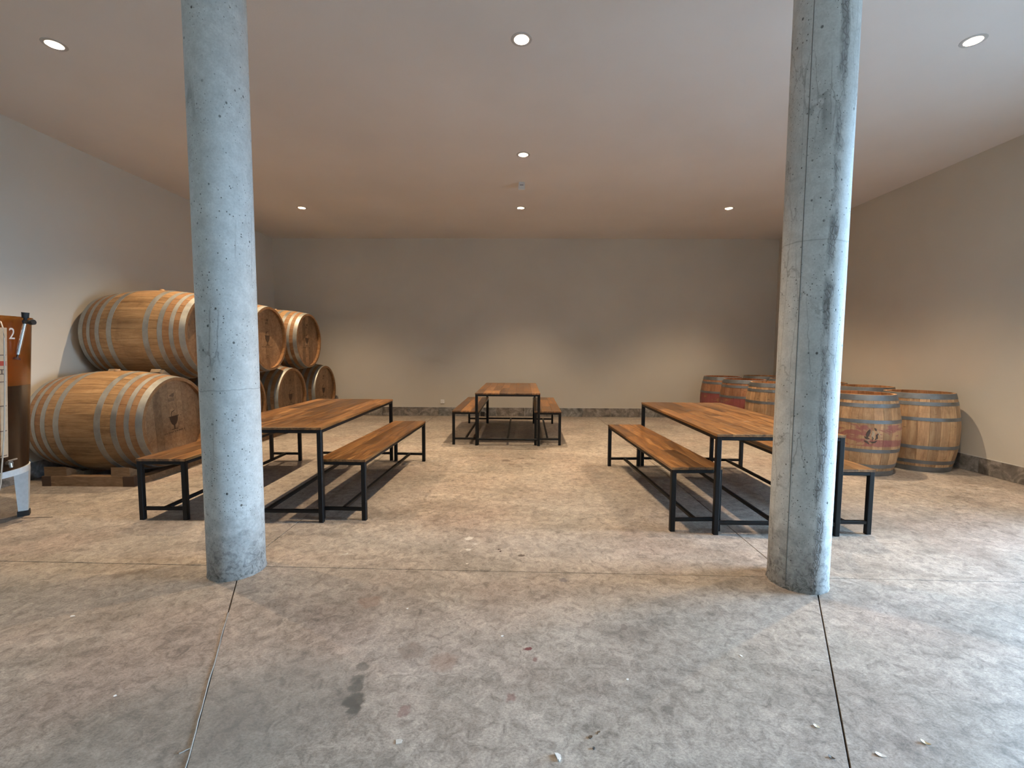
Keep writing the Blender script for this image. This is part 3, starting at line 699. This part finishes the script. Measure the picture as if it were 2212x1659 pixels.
hose = [(-3.985,3.40,1.612),(-3.944,3.40,1.614),(-3.917,3.40,1.602),(-3.905,3.40,1.557),(-3.90,3.40,1.484),(-3.911,3.40,1.298),(-3.92,3.40,1.153),(-3.938,3.40,.95),(-3.956,3.40,.756),(-3.982,3.40,.572),(-3.999,3.40,.462),(-4.014,3.40,.349),(-4.042,3.38,.20),(-4.09,3.33,.10),(-4.17,3.25,.06)]
MB().tube([L_(*p) for p in hose], .0048, 8).obj('sampling_hose', plain('cloudy_hose', (.60, .50, .40), .35), tank, 60)
M_VALVE = plain('valve_metal', (.42, .40, .36), .35, .8)
vl = MB().tube([L_(-4.03, 3.46, .50), L_(-3.99, 3.46, .50)], .018, 12).tube([L_(-3.995, 3.46, .50), L_(-3.99, 3.46, .465)], .013, 10).obj('valve', M_VALVE, tank, 40)
MB().tube([L_(-3.99, 3.44, .522), L_(-3.985, 3.50, .526)], .006, 8).obj('valve_handle', M_VALVE, vl, 40)

# ------------------------------------------------------------------ small fixtures
t = thing('wall_socket', 'small white socket on the back wall, left of the middle table', 'socket', (-1.624, YB, .313))
MB().cbox(-.043, .043, -.043, .043, 0, .012, .003).obj('plate', M_WHITE, t).rotation_euler = (PI/2, 0, 0)
MB().lathe([(.001, 0), (.021, 0), (.021, .0125), (.018, .0125), (.017, .009), (.001, .009)], 20, closed=False).obj('outlet', plain('socket_face', (.55, .53, .5), .5), t).rotation_euler = (PI/2, 0, 0)
t = thing('cable_box', 'small black box at the skirting behind the bench left of the middle table', 'box', (-.757, YB-.0175, .05))
MB().cbox(-.042, .042, -.045, .045, 0, .045, .004).obj('housing', M_RUBBER, t).rotation_euler = (PI/2, 0, 0)
MB().tube([(0, -.03, -.045), (.045, -.04, -.047), (.08, -.05, -.047)], .004, 6).obj('lead', M_RUBBER, t)
t = thing('ceiling_sensor', 'small pale box on the ceiling between the second and third middle lamps', 'sensor', (.033, 6.52, ZC))
M_SENS = plain('pale_box', (.66, .63, .59), .6)
MB().box(-.04, .04, -.03, .03, -.022, 0).obj('mount', M_SENS, t)
MB().cbox(-.045, .045, -.032, .032, 0, .083, .006).obj('housing', M_SENS, t).matrix_local = Matrix.Translation((0, 0, -.0225)) @ Matrix.Rotation(PI, 4, 'X')
MB().box(-.026, .026, -.034, -.032, -.045, -.038).obj('slot', M_RUBBER, t)

# ------------------------------------------------------------------ bits lying on the floor
def bit(name, cat, label, x, y, poly, rot, col, hgt=.0025, curl=0.0):
    n = len(poly); cx = sum(p[0] for p in poly)/n; cy = sum(p[1] for p in poly)/n; R_ = max(math.hypot(p[0]-cx, p[1]-cy) for p in poly)
    vs = []
    for s in (0, hgt):
        vs += [(px, py, .0006 + s + curl*(math.hypot(px-cx, py-cy)/R_)**2) for px, py in poly] + [(cx, cy, .0006+s)]
    m = n+1; fs = [(n, (i+1) % n, i) for i in range(n)] + [(m+n, m+i, m+(i+1) % n) for i in range(n)] + [(i, (i+1) % n, m+(i+1) % n, m+i) for i in range(n)]
    o = MB().add(vs, fs).obj(name, plain(name+'_tone', col, .7)); o.location = (x, y, 0); o.rotation_euler = (0, 0, rot)
    return tag(o, label, cat)
def oval(a, b, n=12, p=1.0): return [(a*math.cos(2*PI*k/n), b*math.sin(2*PI*k/n)*(1-p*.35*math.cos(2*PI*k/n))) for k in range(n)]
CHIP = [(-.011, .012), (.0, .011), (.010, .004), (.009, -.006), (.004, -.016), (-.002, -.014), (-.004, -.005)]
SCR = [(-.012, .008), (.004, .010), (.012, .003), (.008, -.010), (-.010, -.011)]
WHT, CRM = (.80, .79, .76), (.72, .68, .52)
bit('plaster_chip', 'chip', 'white jagged plaster chip on the floor at the bottom middle', .145, 1.471, CHIP, .0, WHT, .006)
bit('petal', 'petal', 'cream oval petal left of the right front floor joint', 1.127, 1.618, oval(.011, .0065), -.9, CRM, .001, .003)
bit('petal', 'petal', 'white oval petal right of the right front floor joint', 1.272, 1.500, oval(.016, .0075), -.55, WHT, .001, .003)
bit('dry_leaf', 'leaf', 'curled tan leaf near the lower right corner', 1.472, 1.552, oval(.015, .007, 10), -.8, (.52, .42, .25), .0015, .006)
bit('dry_leaf', 'leaf', 'dark curled leaf beside the lower end of the right joint', 1.093, 1.487, oval(.011, .005, 10), -.8, (.10, .075, .055), .001, .004)
bit('dry_leaf', 'leaf', 'dark brown crumb of leaf right of the white plaster chip', .271, 1.555, oval(.008, .006, 9), .5, (.085, .05, .025), .002, .001)
bit('dry_leaf', 'leaf', 'bent brown leaf scrap behind the dark leaf crumb', .303, 1.574, [(-.008, -.006), (-.004, .006), (.006, .008), (.009, .004), (-.001, .002), (-.004, -.006)], .1, (.12, .075, .04), .001)
bit('pebble', 'pebble', 'small dark pebble between chip and leaf crumb', .275, 1.508, oval(.0045, .004, 8), .2, (.06, .055, .05), .004)
bit('paint_flake', 'flake', 'white paint flake on the floor in front of the tank', -2.333, 2.254, oval(.011, .006, 8), .2, WHT, .001)
bit('paint_flake', 'flake', 'white paint flake near the lower left, left of the pale joint', -1.624, 1.716, oval(.006, .0055, 7), .2, WHT, .0012)
bit('paper_scrap', 'scrap', 'greyish paper scrap on the front slab, below the wet stains', -.42, 1.524, SCR, .2, (.56, .53, .48), .0012)
bit('paint_flake', 'flake', 'white paint flake on the right of the front slab', .476, 1.85, oval(.006, .005, 7), .7, WHT, .0012)
bit('paint_flake', 'flake', 'tiny white flake near the cross joint on the front slab', -.595, 2.361, oval(.0055, .005, 7), .7, WHT, .0012)
bit('paper_scrap', 'scrap', 'white torn scrap behind the cross joint, right of left column', -1.189, 3.011, [(-.05, -.012), (.01, .0), (.018, .025), (.022, -.004), (.0, -.010)], .0, (.66, .62, .55), .0012)
bit('paint_flake', 'flake', 'white flake in the middle of the front slab', -.071, 2.135, oval(.007, .005, 7), .3, WHT, .0012)
bit('paint_flake', 'flake', 'pale flake on the front slab left of the right joint', 1.038, 2.012, oval(.005, .008, 7), .4, WHT, .0012)
bit('twig', 'twig', 'thin dark twig on the floor behind the tank foot', -3.99, 3.61, [(-.11, -.010), (.0, .000), (.12, .022), (.12, .026), (.0, .006), (-.11, -.006)], .0, (.09, .06, .045), .003)
